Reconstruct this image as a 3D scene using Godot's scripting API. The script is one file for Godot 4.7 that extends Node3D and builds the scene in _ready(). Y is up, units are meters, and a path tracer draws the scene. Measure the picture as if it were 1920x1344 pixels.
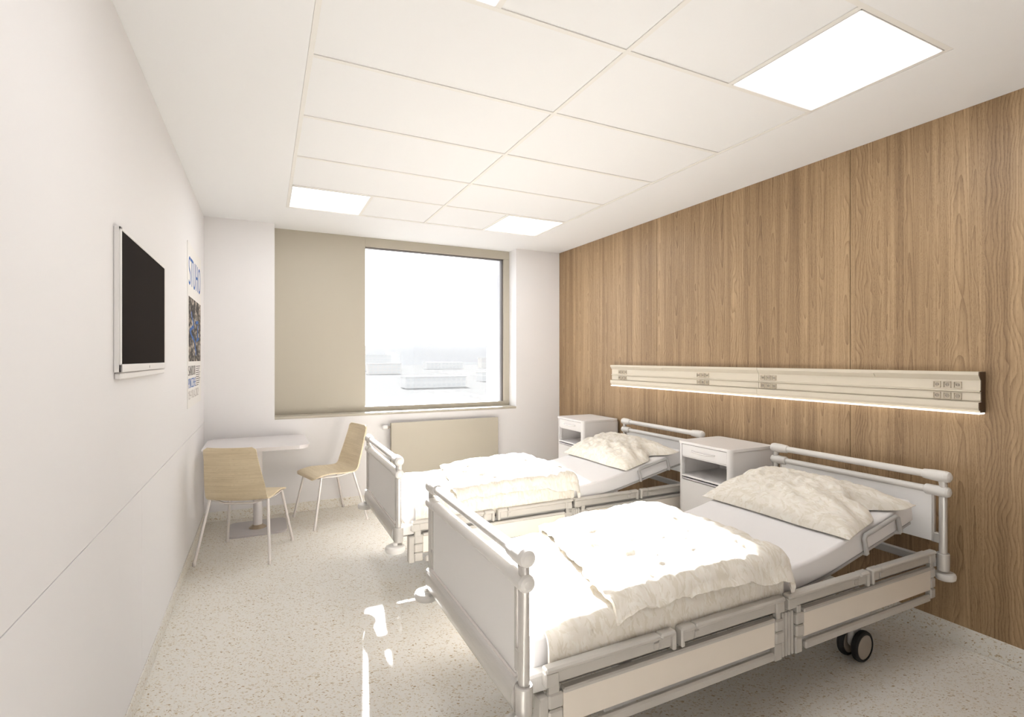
extends Node3D
# A two-bed hospital room. World axes: x to the wood wall, y up, -z to the window wall; D below means distance towards the window (z = -D).

const WL := -0.4896     # face of the left wall
const WR := 3.2296      # face of the wood wall
const DB := 5.334       # face of the window wall
const DR := -0.9        # face of the wall behind the camera
const CEIL := 2.761
const DN := 5.52        # back of the window niche

var M := {}
var taken := {}

# ------------------------------------------------------------------ mesh builder
class MB:
	var st := SurfaceTool.new()
	var xf := Transform3D.IDENTITY
	func _init():
		st.begin(Mesh.PRIMITIVE_TRIANGLES)
	func v(p: Vector3, n: Vector3, uv := Vector2.ZERO):
		st.set_normal((xf.basis * n).normalized())
		st.set_uv(uv)
		st.add_vertex(xf * p)
	# corners given counter-clockwise as seen from outside
	func tri(a, b, c):
		var n: Vector3 = (b - a).cross(c - a)
		if n.length_squared() < 1e-18:
			return
		n = n.normalized()
		v(a, n); v(c, n); v(b, n)
	func quad(a, b, c, d):
		tri(a, b, c); tri(a, c, d)
	func box(c: Vector3, s: Vector3, bv := 0.0):
		var h := s * 0.5
		bv = minf(bv, minf(h.x, minf(h.y, h.z)) * 0.8)
		if bv <= 0.0:
			for ax in 3:
				for sg in [-1.0, 1.0]:
					var n := Vector3.ZERO; n[ax] = sg
					var u := Vector3.ZERO; u[(ax + 1) % 3] = 1.0
					var w := n.cross(u)
					var o: Vector3 = c + n * h
					var uu := u * h
					var ww := w * h
					quad(o - uu - ww, o + uu - ww, o + uu + ww, o - uu + ww)
			return
		var g := h - Vector3(bv, bv, bv)
		for ax in 3:
			for sg in [-1.0, 1.0]:
				var n := Vector3.ZERO; n[ax] = sg
				var u := Vector3.ZERO; u[(ax + 1) % 3] = 1.0
				var w := n.cross(u)
				var o: Vector3 = c + n * h
				quad(o - u * g - w * g, o + u * g - w * g, o + u * g + w * g, o - u * g + w * g)
		for ax in 3:
			var e := Vector3.ZERO; e[ax] = 1.0
			var b1 := (ax + 1) % 3
			var b2 := (ax + 2) % 3
			for s1 in [-1.0, 1.0]:
				for s2 in [-1.0, 1.0]:
					var n1 := Vector3.ZERO; n1[b1] = s1
					var n2 := Vector3.ZERO; n2[b2] = s2
					var p1: Vector3 = c + n1 * h + n2 * g
					var p2: Vector3 = c + n2 * h + n1 * g
					var ee := e * g
					var a: Vector3 = p1 - ee
					var q: Vector3 = p1 + ee
					var r: Vector3 = p2 + ee
					var t: Vector3 = p2 - ee
					if (q - a).cross(r - a).dot(n1 + n2) > 0.0: quad(a, q, r, t)
					else: quad(t, r, q, a)
		for sx in [-1.0, 1.0]:
			for sy in [-1.0, 1.0]:
				for sz in [-1.0, 1.0]:
					var S := Vector3(sx, sy, sz)
					var a: Vector3 = c + S * Vector3(h.x, g.y, g.z)
					var b: Vector3 = c + S * Vector3(g.x, h.y, g.z)
					var d: Vector3 = c + S * Vector3(g.x, g.y, h.z)
					if (b - a).cross(d - a).dot(S) > 0.0: tri(a, b, d)
					else: tri(a, d, b)
	func b6(x0, x1, y0, y1, z0, z1, bv := 0.0):
		box(Vector3((x0 + x1) * 0.5, (y0 + y1) * 0.5, (z0 + z1) * 0.5), Vector3(absf(x1 - x0), absf(y1 - y0), absf(z1 - z0)), bv)
	# rings of equal length, smooth; closed = ring closes on itself
	func rings(R: Array, closed := true, uvs = null, flip := false):
		var nr := R.size()
		var nc: int = R[0].size()
		var N := []
		for i in nr:
			var row := PackedVector3Array(); row.resize(nc); N.append(row)
		var cc := nc if closed else nc - 1
		for i in nr - 1:
			for j in cc:
				var k := (j + 1) % nc
				var f: Vector3 = (R[i][k] - R[i][j]).cross(R[i + 1][j] - R[i][j]) + (R[i + 1][k] - R[i][k]).cross(R[i + 1][j] - R[i][k])
				if flip: f = -f
				N[i][j] += f; N[i][k] += f; N[i + 1][j] += f; N[i + 1][k] += f
		for i in nr - 1:
			for j in cc:
				var k := (j + 1) % nc
				var ids := [[i, j], [i, k], [i + 1, k], [i, j], [i + 1, k], [i + 1, j]]
				if not flip: ids = [[i, j], [i + 1, k], [i, k], [i, j], [i + 1, j], [i + 1, k]]
				for q in ids:
					v(R[q[0]][q[1]], N[q[0]][q[1]], uvs[q[0]][q[1]] if uvs != null else Vector2.ZERO)
	func lathe(o: Vector3, ax: Vector3, prof: Array, seg := 20):
		ax = ax.normalized()
		var u := ax.cross(Vector3(0.3, 0.1, 0.9) if absf(ax.z) < 0.8 else Vector3(0.9, 0.1, 0.3)).normalized()
		var w := ax.cross(u)
		for k in prof.size() - 1:
			var A := []; var B := []
			for j in seg:
				var an := TAU * j / seg
				var dr := u * cos(an) + w * sin(an)
				A.append(o + ax * prof[k][1] + dr * prof[k][0])
				B.append(o + ax * prof[k + 1][1] + dr * prof[k + 1][0])
			var sl := Vector2(prof[k + 1][0] - prof[k][0], prof[k + 1][1] - prof[k][1])
			for j in seg:
				var m := (j + 1) % seg
				var n1: Vector3 = (u * cos(TAU * j / seg) + w * sin(TAU * j / seg)) * sl.y - ax * sl.x
				var n2: Vector3 = (u * cos(TAU * (j + 1) / seg) + w * sin(TAU * (j + 1) / seg)) * sl.y - ax * sl.x
				if (A[m] - A[j]).cross(B[m] - A[j]).dot(n1 + n2) + (A[m] - B[j]).cross(B[m] - B[j]).dot(n1 + n2) >= 0.0:
					v(A[j], n1); v(B[m], n2); v(A[m], n2); v(A[j], n1); v(B[j], n1); v(B[m], n2)
				else:
					v(A[j], n1); v(A[m], n2); v(B[m], n2); v(A[j], n1); v(B[m], n2); v(B[j], n1)
	func cyl(p0: Vector3, p1: Vector3, r: float, seg := 16, ch := 0.0015):
		var L := (p1 - p0).length()
		lathe(p0, p1 - p0, [[0.0, 0.0], [r - ch, 0.0], [r, ch], [r, L - ch], [r - ch, L], [0.0, L]], seg)
	func cone(p0: Vector3, p1: Vector3, r0: float, r1: float, seg := 16):
		lathe(p0, p1 - p0, [[0.0, 0.0], [r0, 0.0], [r1, (p1 - p0).length()], [0.0, (p1 - p0).length()]], seg)
	func ball(c: Vector3, r: Vector3, seg := 16):
		var R := []
		for i in 9:
			var t := PI * i / 8.0
			var row := []
			for j in seg:
				var a := TAU * j / seg
				row.append(c + r * Vector3(sin(t) * cos(a), cos(t), sin(t) * sin(a)))
			R.append(row)
		rings(R, true, null, true)
	func tube(pts: Array, r: float, seg := 10):
		var R := []
		var u := Vector3.ZERO
		for i in pts.size():
			var d: Vector3 = (pts[mini(i + 1, pts.size() - 1)] - pts[maxi(i - 1, 0)]).normalized()
			if i == 0:
				u = d.cross(Vector3.UP if absf(d.y) < 0.9 else Vector3.RIGHT).normalized()
			else:
				u = (u - d * u.dot(d)).normalized()
			var w := d.cross(u)
			var row := []
			for j in seg:
				var a := TAU * j / seg
				row.append(pts[i] + (u * cos(a) + w * sin(a)) * r)
			R.append(row)
		rings(R)
		for e in [0, pts.size() - 1]:
			for j in seg:
				var a: Vector3 = R[e][j]
				var b: Vector3 = R[e][(j + 1) % seg]
				if e == 0: tri(pts[e], b, a)
				else: tri(pts[e], a, b)
	# polygon (counter-clockwise) in the plane of axes U, V; extruded from o along W = U x V by d
	func prism(poly: PackedVector2Array, o: Vector3, U: Vector3, V: Vector3, d: float):
		var W := U.cross(V) * d
		if Geometry2D.is_polygon_clockwise(poly):
			poly = poly.duplicate(); poly.reverse()
		var t := Geometry2D.triangulate_polygon(poly)
		for i in range(0, t.size(), 3):
			var p := []
			for k in 3: p.append(o + U * poly[t[i + k]].x + V * poly[t[i + k]].y)
			if (p[1] - p[0]).cross(p[2] - p[0]).dot(W) > 0.0: p.reverse()
			tri(p[0], p[1], p[2]); tri(p[0] + W, p[2] + W, p[1] + W)
		for i in poly.size():
			var a := poly[i]
			var b := poly[(i + 1) % poly.size()]
			var A := o + U * a.x + V * a.y
			var B := o + U * b.x + V * b.y
			if d > 0.0: quad(A, B, B + W, A + W)
			else: quad(B, A, A + W, B + W)
	# a sheet given by a grid of points, thickened downwards against its normals
	func shell(G: Array, th: float, uvs: Array):
		var nr := G.size()
		var nc: int = G[0].size()
		var B := []
		for i in nr:
			var row := []
			for j in nc:
				var du: Vector3 = G[mini(i + 1, nr - 1)][j] - G[maxi(i - 1, 0)][j]
				var dv: Vector3 = G[i][mini(j + 1, nc - 1)] - G[i][maxi(j - 1, 0)]
				var n := dv.cross(du).normalized()
				row.append(G[i][j] - n * th)
			B.append(row)
		rings(G, false, uvs)
		rings(B, false, uvs, true)
		var e1 := [G[0], B[0]]; var e2 := [G[nr - 1], B[nr - 1]]
		rings(e1, false, [uvs[0], uvs[0]], true); rings(e2, false, [uvs[nr - 1], uvs[nr - 1]])
		var l1 := []; var l2 := []; var r1 := []; var r2 := []; var ul := []; var ur := []
		for i in nr:
			l1.append(G[i][0]); l2.append(B[i][0]); r1.append(G[i][nc - 1]); r2.append(B[i][nc - 1]); ul.append(uvs[i][0]); ur.append(uvs[i][nc - 1])
		rings([l1, l2], false, [ul, ul]); rings([r1, r2], false, [ur, ur], true)

static func round_rect(w: float, h: float, r: float, seg := 6) -> PackedVector2Array:
	var p := PackedVector2Array()
	for q in [[1, 1, 0], [-1, 1, 1], [-1, -1, 2], [1, -1, 3]]:
		for k in seg + 1:
			var a: float = (q[2] + float(k) / seg) * PI / 2
			p.append(Vector2(q[0] * (w / 2 - r) + cos(a) * r, q[1] * (h / 2 - r) + sin(a) * r))
	return p

# ------------------------------------------------------------------ scene helpers
func numbered(called: String) -> String:
	taken[called] = taken.get(called, -1) + 1
	return called if taken[called] == 0 else "%s_%03d" % [called, taken[called]]

func obj(called: String, mb: MB, m: Material, parent: Node = null) -> MeshInstance3D:
	var o := MeshInstance3D.new()
	o.mesh = mb.st.commit()
	o.material_override = m
	if parent == null:
		o.name = numbered(called)
		add_child(o)
	else:
		o.name = called
		parent.add_child(o, true)
	return o

func tag(o: Node, label: String, category := "", group := "", kind := ""):
	o.set_meta("label", label)
	if category: o.set_meta("category", category)
	if group: o.set_meta("group", group)
	if kind: o.set_meta("kind", kind)

func thing(called: String, label: String, category: String, at := Vector3.ZERO, turn := 0.0, group := "") -> Node3D:
	var o := Node3D.new()
	o.name = numbered(called)
	add_child(o)
	o.position = at
	o.rotation.y = turn
	tag(o, label, category, group)
	return o

func copy_of(o: Node3D, called: String, label: String, at: Vector3, turn := 0.0) -> Node3D:
	var c := o.duplicate()
	c.name = numbered(called)
	add_child(c)
	c.position = at
	c.rotation.y = turn
	c.set_meta("label", label)
	return c

func struct(called: String, mb: MB, m: Material, label := "") -> MeshInstance3D:
	var o := obj(called, mb, m)
	o.set_meta("kind", "structure")
	if label: o.set_meta("label", label)
	return o

func bx(called, parent, m, x0, x1, y0, y1, z0, z1, bv := 0.003) -> MeshInstance3D:
	var b := MB.new()
	b.b6(x0, x1, y0, y1, z0, z1, bv)
	return obj(called, b, m, parent)

func mat(c: Color, rough := 0.6, metal := 0.0) -> StandardMaterial3D:
	var m := StandardMaterial3D.new()
	m.albedo_color = c
	m.roughness = rough
	m.metallic = metal
	return m

func glow(c: Color, e: float) -> StandardMaterial3D:
	var m := mat(c, 0.5)
	m.emission_enabled = true
	m.emission = c
	m.emission_energy_multiplier = e
	return m

func noise(freq: float, sd: int, kind := FastNoiseLite.TYPE_SIMPLEX_SMOOTH, oct := 3) -> FastNoiseLite:
	var n := FastNoiseLite.new()
	n.noise_type = kind
	n.frequency = freq
	n.seed = sd
	n.fractal_octaves = oct
	n.fractal_type = FastNoiseLite.FRACTAL_FBM
	return n

func tex(img: Image) -> ImageTexture:
	return ImageTexture.create_from_image(img)

func field(w: int, h: int, sw: int, sh: int, freq: float, sd: int, oct := 3) -> PackedByteArray:
	# noise drawn at sw x sh and stretched to w x h
	var i := noise(freq, sd, FastNoiseLite.TYPE_SIMPLEX_SMOOTH, oct).get_seamless_image(sw, sh)
	i.resize(w, h, Image.INTERPOLATE_CUBIC)
	i.convert(Image.FORMAT_L8)
	return i.get_data()

# ------------------------------------------------------------------ textures
func wood_texture() -> ImageTexture:
	# veneer leaves standing upright, 2.8 m of wall to a tile
	var w := 2048
	var h := 1024
	var fine := field(w, h, 2048, 24, 0.09, 11)
	var mid := field(w, h, 700, 16, 0.05, 12)
	var warp := field(w, h, 256, 96, 0.045, 13)
	var pore := field(w, h, 2048, 220, 0.30, 14, 2)
	var rng := RandomNumberGenerator.new()
	rng.seed = 7
	var leaf := []
	var x := 0
	while x < w:
		var wd := rng.randi_range(34, 92)
		if w - x - wd < 30: wd = w - x
		for k in wd:
			leaf.append([x + wd * 0.5 + rng.randf_range(-0.02, 0.02), wd, 0, 0, 0, 0])
		var tone := rng.randf_range(-0.10, 0.10)
		var curve := rng.randf_range(0.0, 1.0)
		var off := rng.randf_range(0.0, 10.0)
		var cx := x + wd * rng.randf_range(0.35, 0.65)
		for k in wd:
			leaf[x + k] = [cx, wd, tone, curve, off, rng.randf()]
		x += wd
	var lo := Color(0.42, 0.32, 0.215)
	var hi := Color(0.745, 0.63, 0.485)
	var data := PackedByteArray()
	data.resize(w * h * 3)
	for px in w:
		var L: Array = leaf[px]
		var cx: float = L[0]
		var wd: float = L[1]
		var tone: float = L[2]
		var cur: float = L[3]
		var off: float = L[4]
		for py in h:
			var i := py * w + px
			var wp := warp[i] / 255.0 - 0.5
			var q := (px - cx + wp * 26.0) / wd
			var ring: float
			if cur > 0.45:
				ring = q * q * 17.0 + py * 0.0075 * (1.0 if cur > 0.7 else -1.0) + off + wp * 2.2
			else:
				ring = q * 6.0 + wp * 2.6 + off
			ring = ring - floorf(ring)
			ring = ring * ring * ring
			var t := 0.66 + tone + (fine[i] / 255.0 - 0.5) * 0.34 + (mid[i] / 255.0 - 0.5) * 0.30 - ring * 0.36 - maxf(0.0, pore[i] / 255.0 - 0.62) * 0.9
			t = clampf(t, 0.0, 1.0)
			data[i * 3] = int((lo.r + (hi.r - lo.r) * t) * 255.0)
			data[i * 3 + 1] = int((lo.g + (hi.g - lo.g) * t) * 255.0)
			data[i * 3 + 2] = int((lo.b + (hi.b - lo.b) * t) * 255.0)
	return tex(Image.create_from_data(w, h, false, Image.FORMAT_RGB8, data))

func birch_texture() -> ImageTexture:
	var w := 256
	var h := 512
	var a := field(w, h, 16, 512, 0.10, 21)
	var b := field(w, h, 64, 256, 0.03, 22)
	var data := PackedByteArray()
	data.resize(w * h * 3)
	var lo := Color(0.79, 0.715, 0.585)
	var hi := Color(0.92, 0.86, 0.745)
	for i in w * h:
		var bv := b[i] / 255.0
		var r := bv * 7.0
		r = r - floorf(r)
		var t := clampf(0.55 + (a[i] / 255.0 - 0.5) * 0.55 + (bv - 0.5) * 0.3 - r * r * r * 0.22, 0.0, 1.0)
		data[i * 3] = int((lo.r + (hi.r - lo.r) * t) * 255.0)
		data[i * 3 + 1] = int((lo.g + (hi.g - lo.g) * t) * 255.0)
		data[i * 3 + 2] = int((lo.b + (hi.b - lo.b) * t) * 255.0)
	return tex(Image.create_from_data(w, h, false, Image.FORMAT_RGB8, data))

func floor_texture() -> ImageTexture:
	# pale vinyl with small tan chips, 1.6 m to a tile
	var n := 1536
	var img := Image.create(n, n, false, Image.FORMAT_RGB8)
	img.fill(Color(0.885, 0.868, 0.838))
	var rng := RandomNumberGenerator.new()
	rng.seed = 31
	for k in 34000:
		var c := Color(0.885, 0.868, 0.838)
		var kind := rng.randf()
		var big := rng.randf()
		if kind < 0.55: c = Color(0.90, 0.875, 0.825).lerp(Color(0.83, 0.79, 0.72), rng.randf())
		elif kind < 0.9: c = Color(0.80, 0.745, 0.655).lerp(Color(0.72, 0.645, 0.53), rng.randf() * rng.randf())
		else: c = Color(0.66, 0.57, 0.44)
		var l := rng.randf_range(1.6, 3.6) + 5.5 * pow(big, 4.0)
		var s := l * rng.randf_range(0.28, 0.6)
		
		var an := rng.randfn(0.5, 0.45)
		var ox := rng.randi_range(0, n - 1)
		var oy := rng.randi_range(0, n - 1)
		var ca := cos(an)
		var sa := sin(an)
		var R := int(l) + 1
		var bite := rng.randf_range(0.0, TAU)
		for dy in range(-R, R + 1):
			for dx in range(-R, R + 1):
				var u := (dx * ca + dy * sa) / l
				var v := (-dx * sa + dy * ca) / s
				if u * u + v * v < 0.75 + 0.3 * sin(bite + u * 4.0 + v * 2.0):
					img.set_pixel(posmod(ox + dx, n), posmod(oy + dy, n), c)
	return tex(img)

func leaf_texture() -> ImageTexture:
	# brushed leaf print of the bed linen
	var n := 512
	var img := Image.create(n, n, false, Image.FORMAT_RGB8)
	img.fill(Color(0.895, 0.87, 0.825))
	var rng := RandomNumberGenerator.new()
	rng.seed = 41
	for k in 1000:
		var c := Color(0.908, 0.888, 0.85)
		var kind := rng.randf()
		if kind < 0.45: c = Color(0.862, 0.828, 0.772)
		elif kind < 0.7: c = Color(0.88, 0.852, 0.802)
		var l := rng.randf_range(11.0, 30.0)
		var s := l * rng.randf_range(0.16, 0.32)
		var an := rng.randfn(0.15, 0.55)
		var ox := rng.randi_range(0, n - 1)
		var oy := rng.randi_range(0, n - 1)
		var ca := cos(an)
		var sa := sin(an)
		var ph := rng.randf_range(0.0, TAU)
		var R := int(l)
		for dy in range(-R, R + 1):
			for dx in range(-R, R + 1):
				var u := (dx * ca + dy * sa) / l
				var v := (-dx * sa + dy * ca) / s
				if absf(v) < (1.0 - u * u) * (0.85 + 0.2 * sin(ph + u * 9.0)) and absf(u) < 1.0:
					img.set_pixel(posmod(ox + dx, n), posmod(oy + dy, n), c)
	return tex(img)

func knit_texture() -> ImageTexture:
	var n := 128
	var img := Image.create(n, n, false, Image.FORMAT_RGB8)
	for y in n:
		for x in n:
			var s := 0.5 + 0.25 * sin(TAU * x / 8.0) + 0.25 * sin(TAU * y / 8.0)
			img.set_pixel(x, y, Color(s, s, s))
	return tex(img)

func print_texture() -> ImageTexture:
	# mottled dark picture crossed by loose blue brush strokes
	var n := 192
	var h := 256
	var img := Image.create(n, h, false, Image.FORMAT_RGB8)
	var a := noise(0.022, 51)
	var b := noise(0.07, 52)
	for y in h:
		for x in n:
			var t := 0.30 + a.get_noise_2d(x * 1.0, y * 0.7) * 0.8 + b.get_noise_2d(x * 1.0, y * 0.6) * 1.1
			t = clampf(t, 0.0, 1.0)
			img.set_pixel(x, y, Color(0.10, 0.075, 0.055).lerp(Color(0.78, 0.73, 0.67), t))
	var rng := RandomNumberGenerator.new()
	rng.seed = 5
	for s in [[40, 60, 78, 118], [24, 132, 66, 112], [20, 138, 92, 176], [96, 186, 110, 226], [108, 92, 150, 84], [146, 100, 134, 150], [120, 168, 158, 156]]:
		for k in 60:
			var f := k / 59.0
			var cx := lerpf(s[0], s[2], f) + 3.0 * sin(f * 9.0 + s[0])
			var cy := lerpf(s[1], s[3], f)
			for dy in range(-7, 8):
				for dx in range(-5, 6):
					if dx * dx * 1.4 + dy * dy < 40.0 + 9.0 * sin(f * 13.0):
						img.set_pixel(clampi(int(cx) + dx, 0, n - 1), clampi(int(cy) + dy, 0, h - 1), Color(0.16, 0.36, 0.62))
	return tex(img)

func make_materials():
	M.wall = mat(Color(0.900, 0.889, 0.886), 0.75)
	M.ceil = mat(Color(0.917, 0.914, 0.912), 0.85)
	M.gridbar = mat(Color(0.905, 0.892, 0.87), 0.6)
	M.beige = mat(Color(0.705, 0.675, 0.615), 0.55)
	M.seal = mat(Color(0.42, 0.40, 0.39), 0.6)
	M.facade = mat(Color(0.575, 0.57, 0.575), 0.8)
	M.paint = mat(Color(0.86, 0.845, 0.825), 0.28)
	M.steel = mat(Color(0.80, 0.785, 0.765), 0.24, 0.35)
	M.guard = mat(Color(0.74, 0.72, 0.69), 0.38)
	M.guard_panel = mat(Color(0.90, 0.862, 0.81), 0.42)
	M.board = mat(Color(0.915, 0.905, 0.895), 0.45)
	M.dark = mat(Color(0.10, 0.095, 0.09), 0.6)
	M.tyre = mat(Color(0.035, 0.035, 0.037), 0.65)
	M.hub = mat(Color(0.62, 0.58, 0.53), 0.5)
	M.chassis = mat(Color(0.70, 0.69, 0.68), 0.4)
	M.white = mat(Color(0.90, 0.885, 0.875), 0.35)
	M.lilac = mat(Color(0.860, 0.840, 0.835), 0.30)
	M.plate = mat(Color(0.735, 0.715, 0.715), 0.35)
	M.chrome = mat(Color(0.90, 0.875, 0.86), 0.25, 0.3)
	M.brass = mat(Color(0.64, 0.58, 0.50), 0.35, 0.4)
	M.screen = mat(Color(0.13, 0.105, 0.09), 0.6)
	M.screen.metallic_specular = 0.08
	M.paper = mat(Color(0.905, 0.89, 0.87), 0.7)
	M.ink = mat(Color(0.22, 0.18, 0.16), 0.8)
	M.ink_blue = mat(Color(0.17, 0.38, 0.66), 0.8)
	M.ink_pale = mat(Color(0.72, 0.69, 0.67), 0.8)
	M.unit = mat(Color(0.825, 0.785, 0.715), 0.45)
	M.unit_end = mat(Color(0.33, 0.26, 0.19), 0.6)
	M.socket = mat(Color(0.77, 0.72, 0.64), 0.45)
	M.groove = mat(Color(0.20, 0.13, 0.08), 0.8)
	M.gap = mat(Color(0.62, 0.60, 0.57), 0.9)
	M.lamp = glow(Color(1.0, 0.995, 0.985), 1.05)
	M.strip = glow(Color(1.0, 0.99, 0.97), 1.15)
	M.wood = mat(Color.WHITE, 0.5)
	M.wood.albedo_texture = wood_texture()
	M.wood.uv1_triplanar = true
	M.wood.uv1_world_triplanar = true
	M.wood.uv1_scale = Vector3(1.0, 1.0, 1.0) / 2.8
	M.birch = mat(Color.WHITE, 0.42)
	M.birch.albedo_texture = birch_texture()
	M.vinyl = mat(Color.WHITE, 0.5)
	M.vinyl.albedo_texture = floor_texture()
	M.vinyl.uv1_triplanar = true
	M.vinyl.uv1_world_triplanar = true
	M.vinyl.uv1_scale = Vector3(1.0, 1.0, 1.0) / 1.6
	M.linen = mat(Color.WHITE, 0.9)
	M.linen.albedo_texture = leaf_texture()
	M.knit = mat(Color(0.905, 0.893, 0.888), 0.9)
	M.print_art = mat(Color.WHITE, 0.7)
	M.print_art.albedo_texture = print_texture()
	M.glass = mat(Color(0.95, 0.97, 0.97, 0.06), 0.02)
	M.glass.transparency = BaseMaterial3D.TRANSPARENCY_ALPHA
	M.ground = mat(Color(0.31, 0.306, 0.30), 0.95)
	M.hill = mat(Color(0.335, 0.333, 0.332), 0.95)
	M.town = [mat(Color(0.67, 0.66, 0.65), 0.9), mat(Color(0.66, 0.655, 0.65), 0.9), mat(Color(0.67, 0.65, 0.63), 0.9)]
	M.pane = mat(Color(0.64, 0.64, 0.635), 0.8)
	for m in [M.ground, M.hill, M.pane] + M.town: m.metallic_specular = 0.0

# ------------------------------------------------------------------ main
func _ready():
	# camera
	var cam := Camera3D.new()
	cam.name = "camera"
	cam.position = Vector3(0, 1.481, 0)
	cam.rotation = Vector3(0, deg_to_rad(-25.89), 0)
	cam.fov = 70.18
	cam.near = 0.05
	cam.far = 6000.0
	add_child(cam)
	cam.current = true
	# sky and exposure
	var we := WorldEnvironment.new()
	we.name = "environment"
	var env := Environment.new()
	env.background_mode = Environment.BG_SKY
	var sky := Sky.new()
	var sm := ProceduralSkyMaterial.new()
	sm.sky_top_color = Color(0.94, 0.965, 1.0)
	sm.sky_horizon_color = Color(0.985, 0.99, 1.0)
	sm.ground_horizon_color = Color(0.75, 0.75, 0.74)
	sm.ground_bottom_color = Color(0.62, 0.62, 0.60)
	sm.sky_energy_multiplier = 1.7
	sm.ground_energy_multiplier = 1.0
	sm.sun_angle_max = 0.0
	sky.sky_material = sm
	env.sky = sky
	env.ambient_light_source = Environment.AMBIENT_SOURCE_DISABLED
	env.tonemap_mode = Environment.TONE_MAPPER_LINEAR
	env.tonemap_exposure = 1.08
	env.sdfgi_enabled = true
	env.ssao_enabled = true
	env.ssil_enabled = true
	we.environment = env
	add_child(we)
	# sun, low beyond the window and a little to its right
	var sun := DirectionalLight3D.new()
	sun.name = "sun"
	var run := Vector3(-0.168, -0.405, 1.0).normalized()
	sun.basis = Basis.looking_at(run, Vector3.UP)
	sun.light_color = Color(0.975, 0.985, 1.0)
	sun.light_energy = 20.0
	sun.sky_mode = DirectionalLight3D.SKY_MODE_LIGHT_ONLY
	sun.light_angular_distance = 1.1
	sun.shadow_enabled = true
	add_child(sun)

	make_materials()
	print("materials ", Time.get_ticks_msec())
	build_shell()
	build_ceiling()
	build_window()
	build_outside()
	build_beds()
	build_cabinets()
	build_supply_units()
	build_table_and_chairs()
	build_wall_things()
	print("built ", Time.get_ticks_msec())

# ------------------------------------------------------------------ room
func build_shell():
	var b := MB.new()
	b.b6(WL - 0.25, WR + 0.25, -0.25, 0.0, -(DB + 0.3), -(DR - 0.25))
	struct("floor", b, M.vinyl, "pale beige speckled vinyl floor")
	# left wall: a backing with panels proud of it, so that the seams are real gaps
	b = MB.new()
	b.b6(WL - 0.25, WL - 0.012, 0.0, CEIL, -(DB + 0.3), -DR)
	var wl := struct("wall_left", b, M.gap, "smooth white panelled wall with thin seams")
	var seam := 0.904
	for s in [[seam + 0.0015, CEIL, DR, DB], [0.0, seam - 0.0015, 2.7585, DB], [0.0, seam - 0.0015, 0.19, 2.7555], [0.0, seam - 0.0015, DR, 0.187]]:
		bx("wall_panel", wl, M.wall, WL - 0.012, WL, s[0], s[1], -s[3], -s[2], 0.001)
	# wood wall
	b = MB.new()
	b.b6(WR + 0.012, WR + 0.25, 0.0, CEIL, -(DB + 0.3), -DR)
	var wr := struct("wall_right", b, M.groove, "walnut veneer panelled wall behind the bed heads")
	for s in [[3.6225, DB], [1.909, 3.6195], [0.195, 1.906], [DR, 0.192]]:
		bx("wood_panel", wr, M.wood, WR, WR + 0.012, 0.0, CEIL, -s[1], -s[0], 0.001)
	# window wall with its niche
	b = MB.new()
	b.b6(WL, 0.087, 0.0, CEIL, -(DB + 0.3), -DB)
	b.b6(2.642, WR, 0.0, CEIL, -(DB + 0.3), -DB)
	b.b6(0.087, 2.642, 0.0, 0.90, -(DB + 0.3), -DB)
	struct("wall_back", b, M.wall, "white wall around the window niche")
	b = MB.new()
	b.b6(WL - 0.25, WR + 0.25, 0.0, CEIL, -DR, -(DR - 0.25))
	struct("wall_front", b, M.wall, "white wall opposite the window")
	# baseboards of the same speckled vinyl
	b = MB.new()
	b.b6(WL, WL + 0.006, 0.0, 0.09, -DB, -DR, 0.002)
	struct("baseboard_left", b, M.vinyl, "speckled vinyl baseboard along the white panelled wall")
	b = MB.new()
	b.b6(WL + 0.006, WR - 0.006, 0.0, 0.09, -DB, -DB + 0.006, 0.002)
	struct("baseboard_back", b, M.vinyl, "speckled vinyl baseboard under the window")
	b = MB.new()
	b.b6(WR - 0.006, WR, 0.0, 0.105, -DB, -DR, 0.002)
	struct("baseboard_right", b, M.vinyl, "speckled vinyl baseboard along the wood wall")

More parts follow.
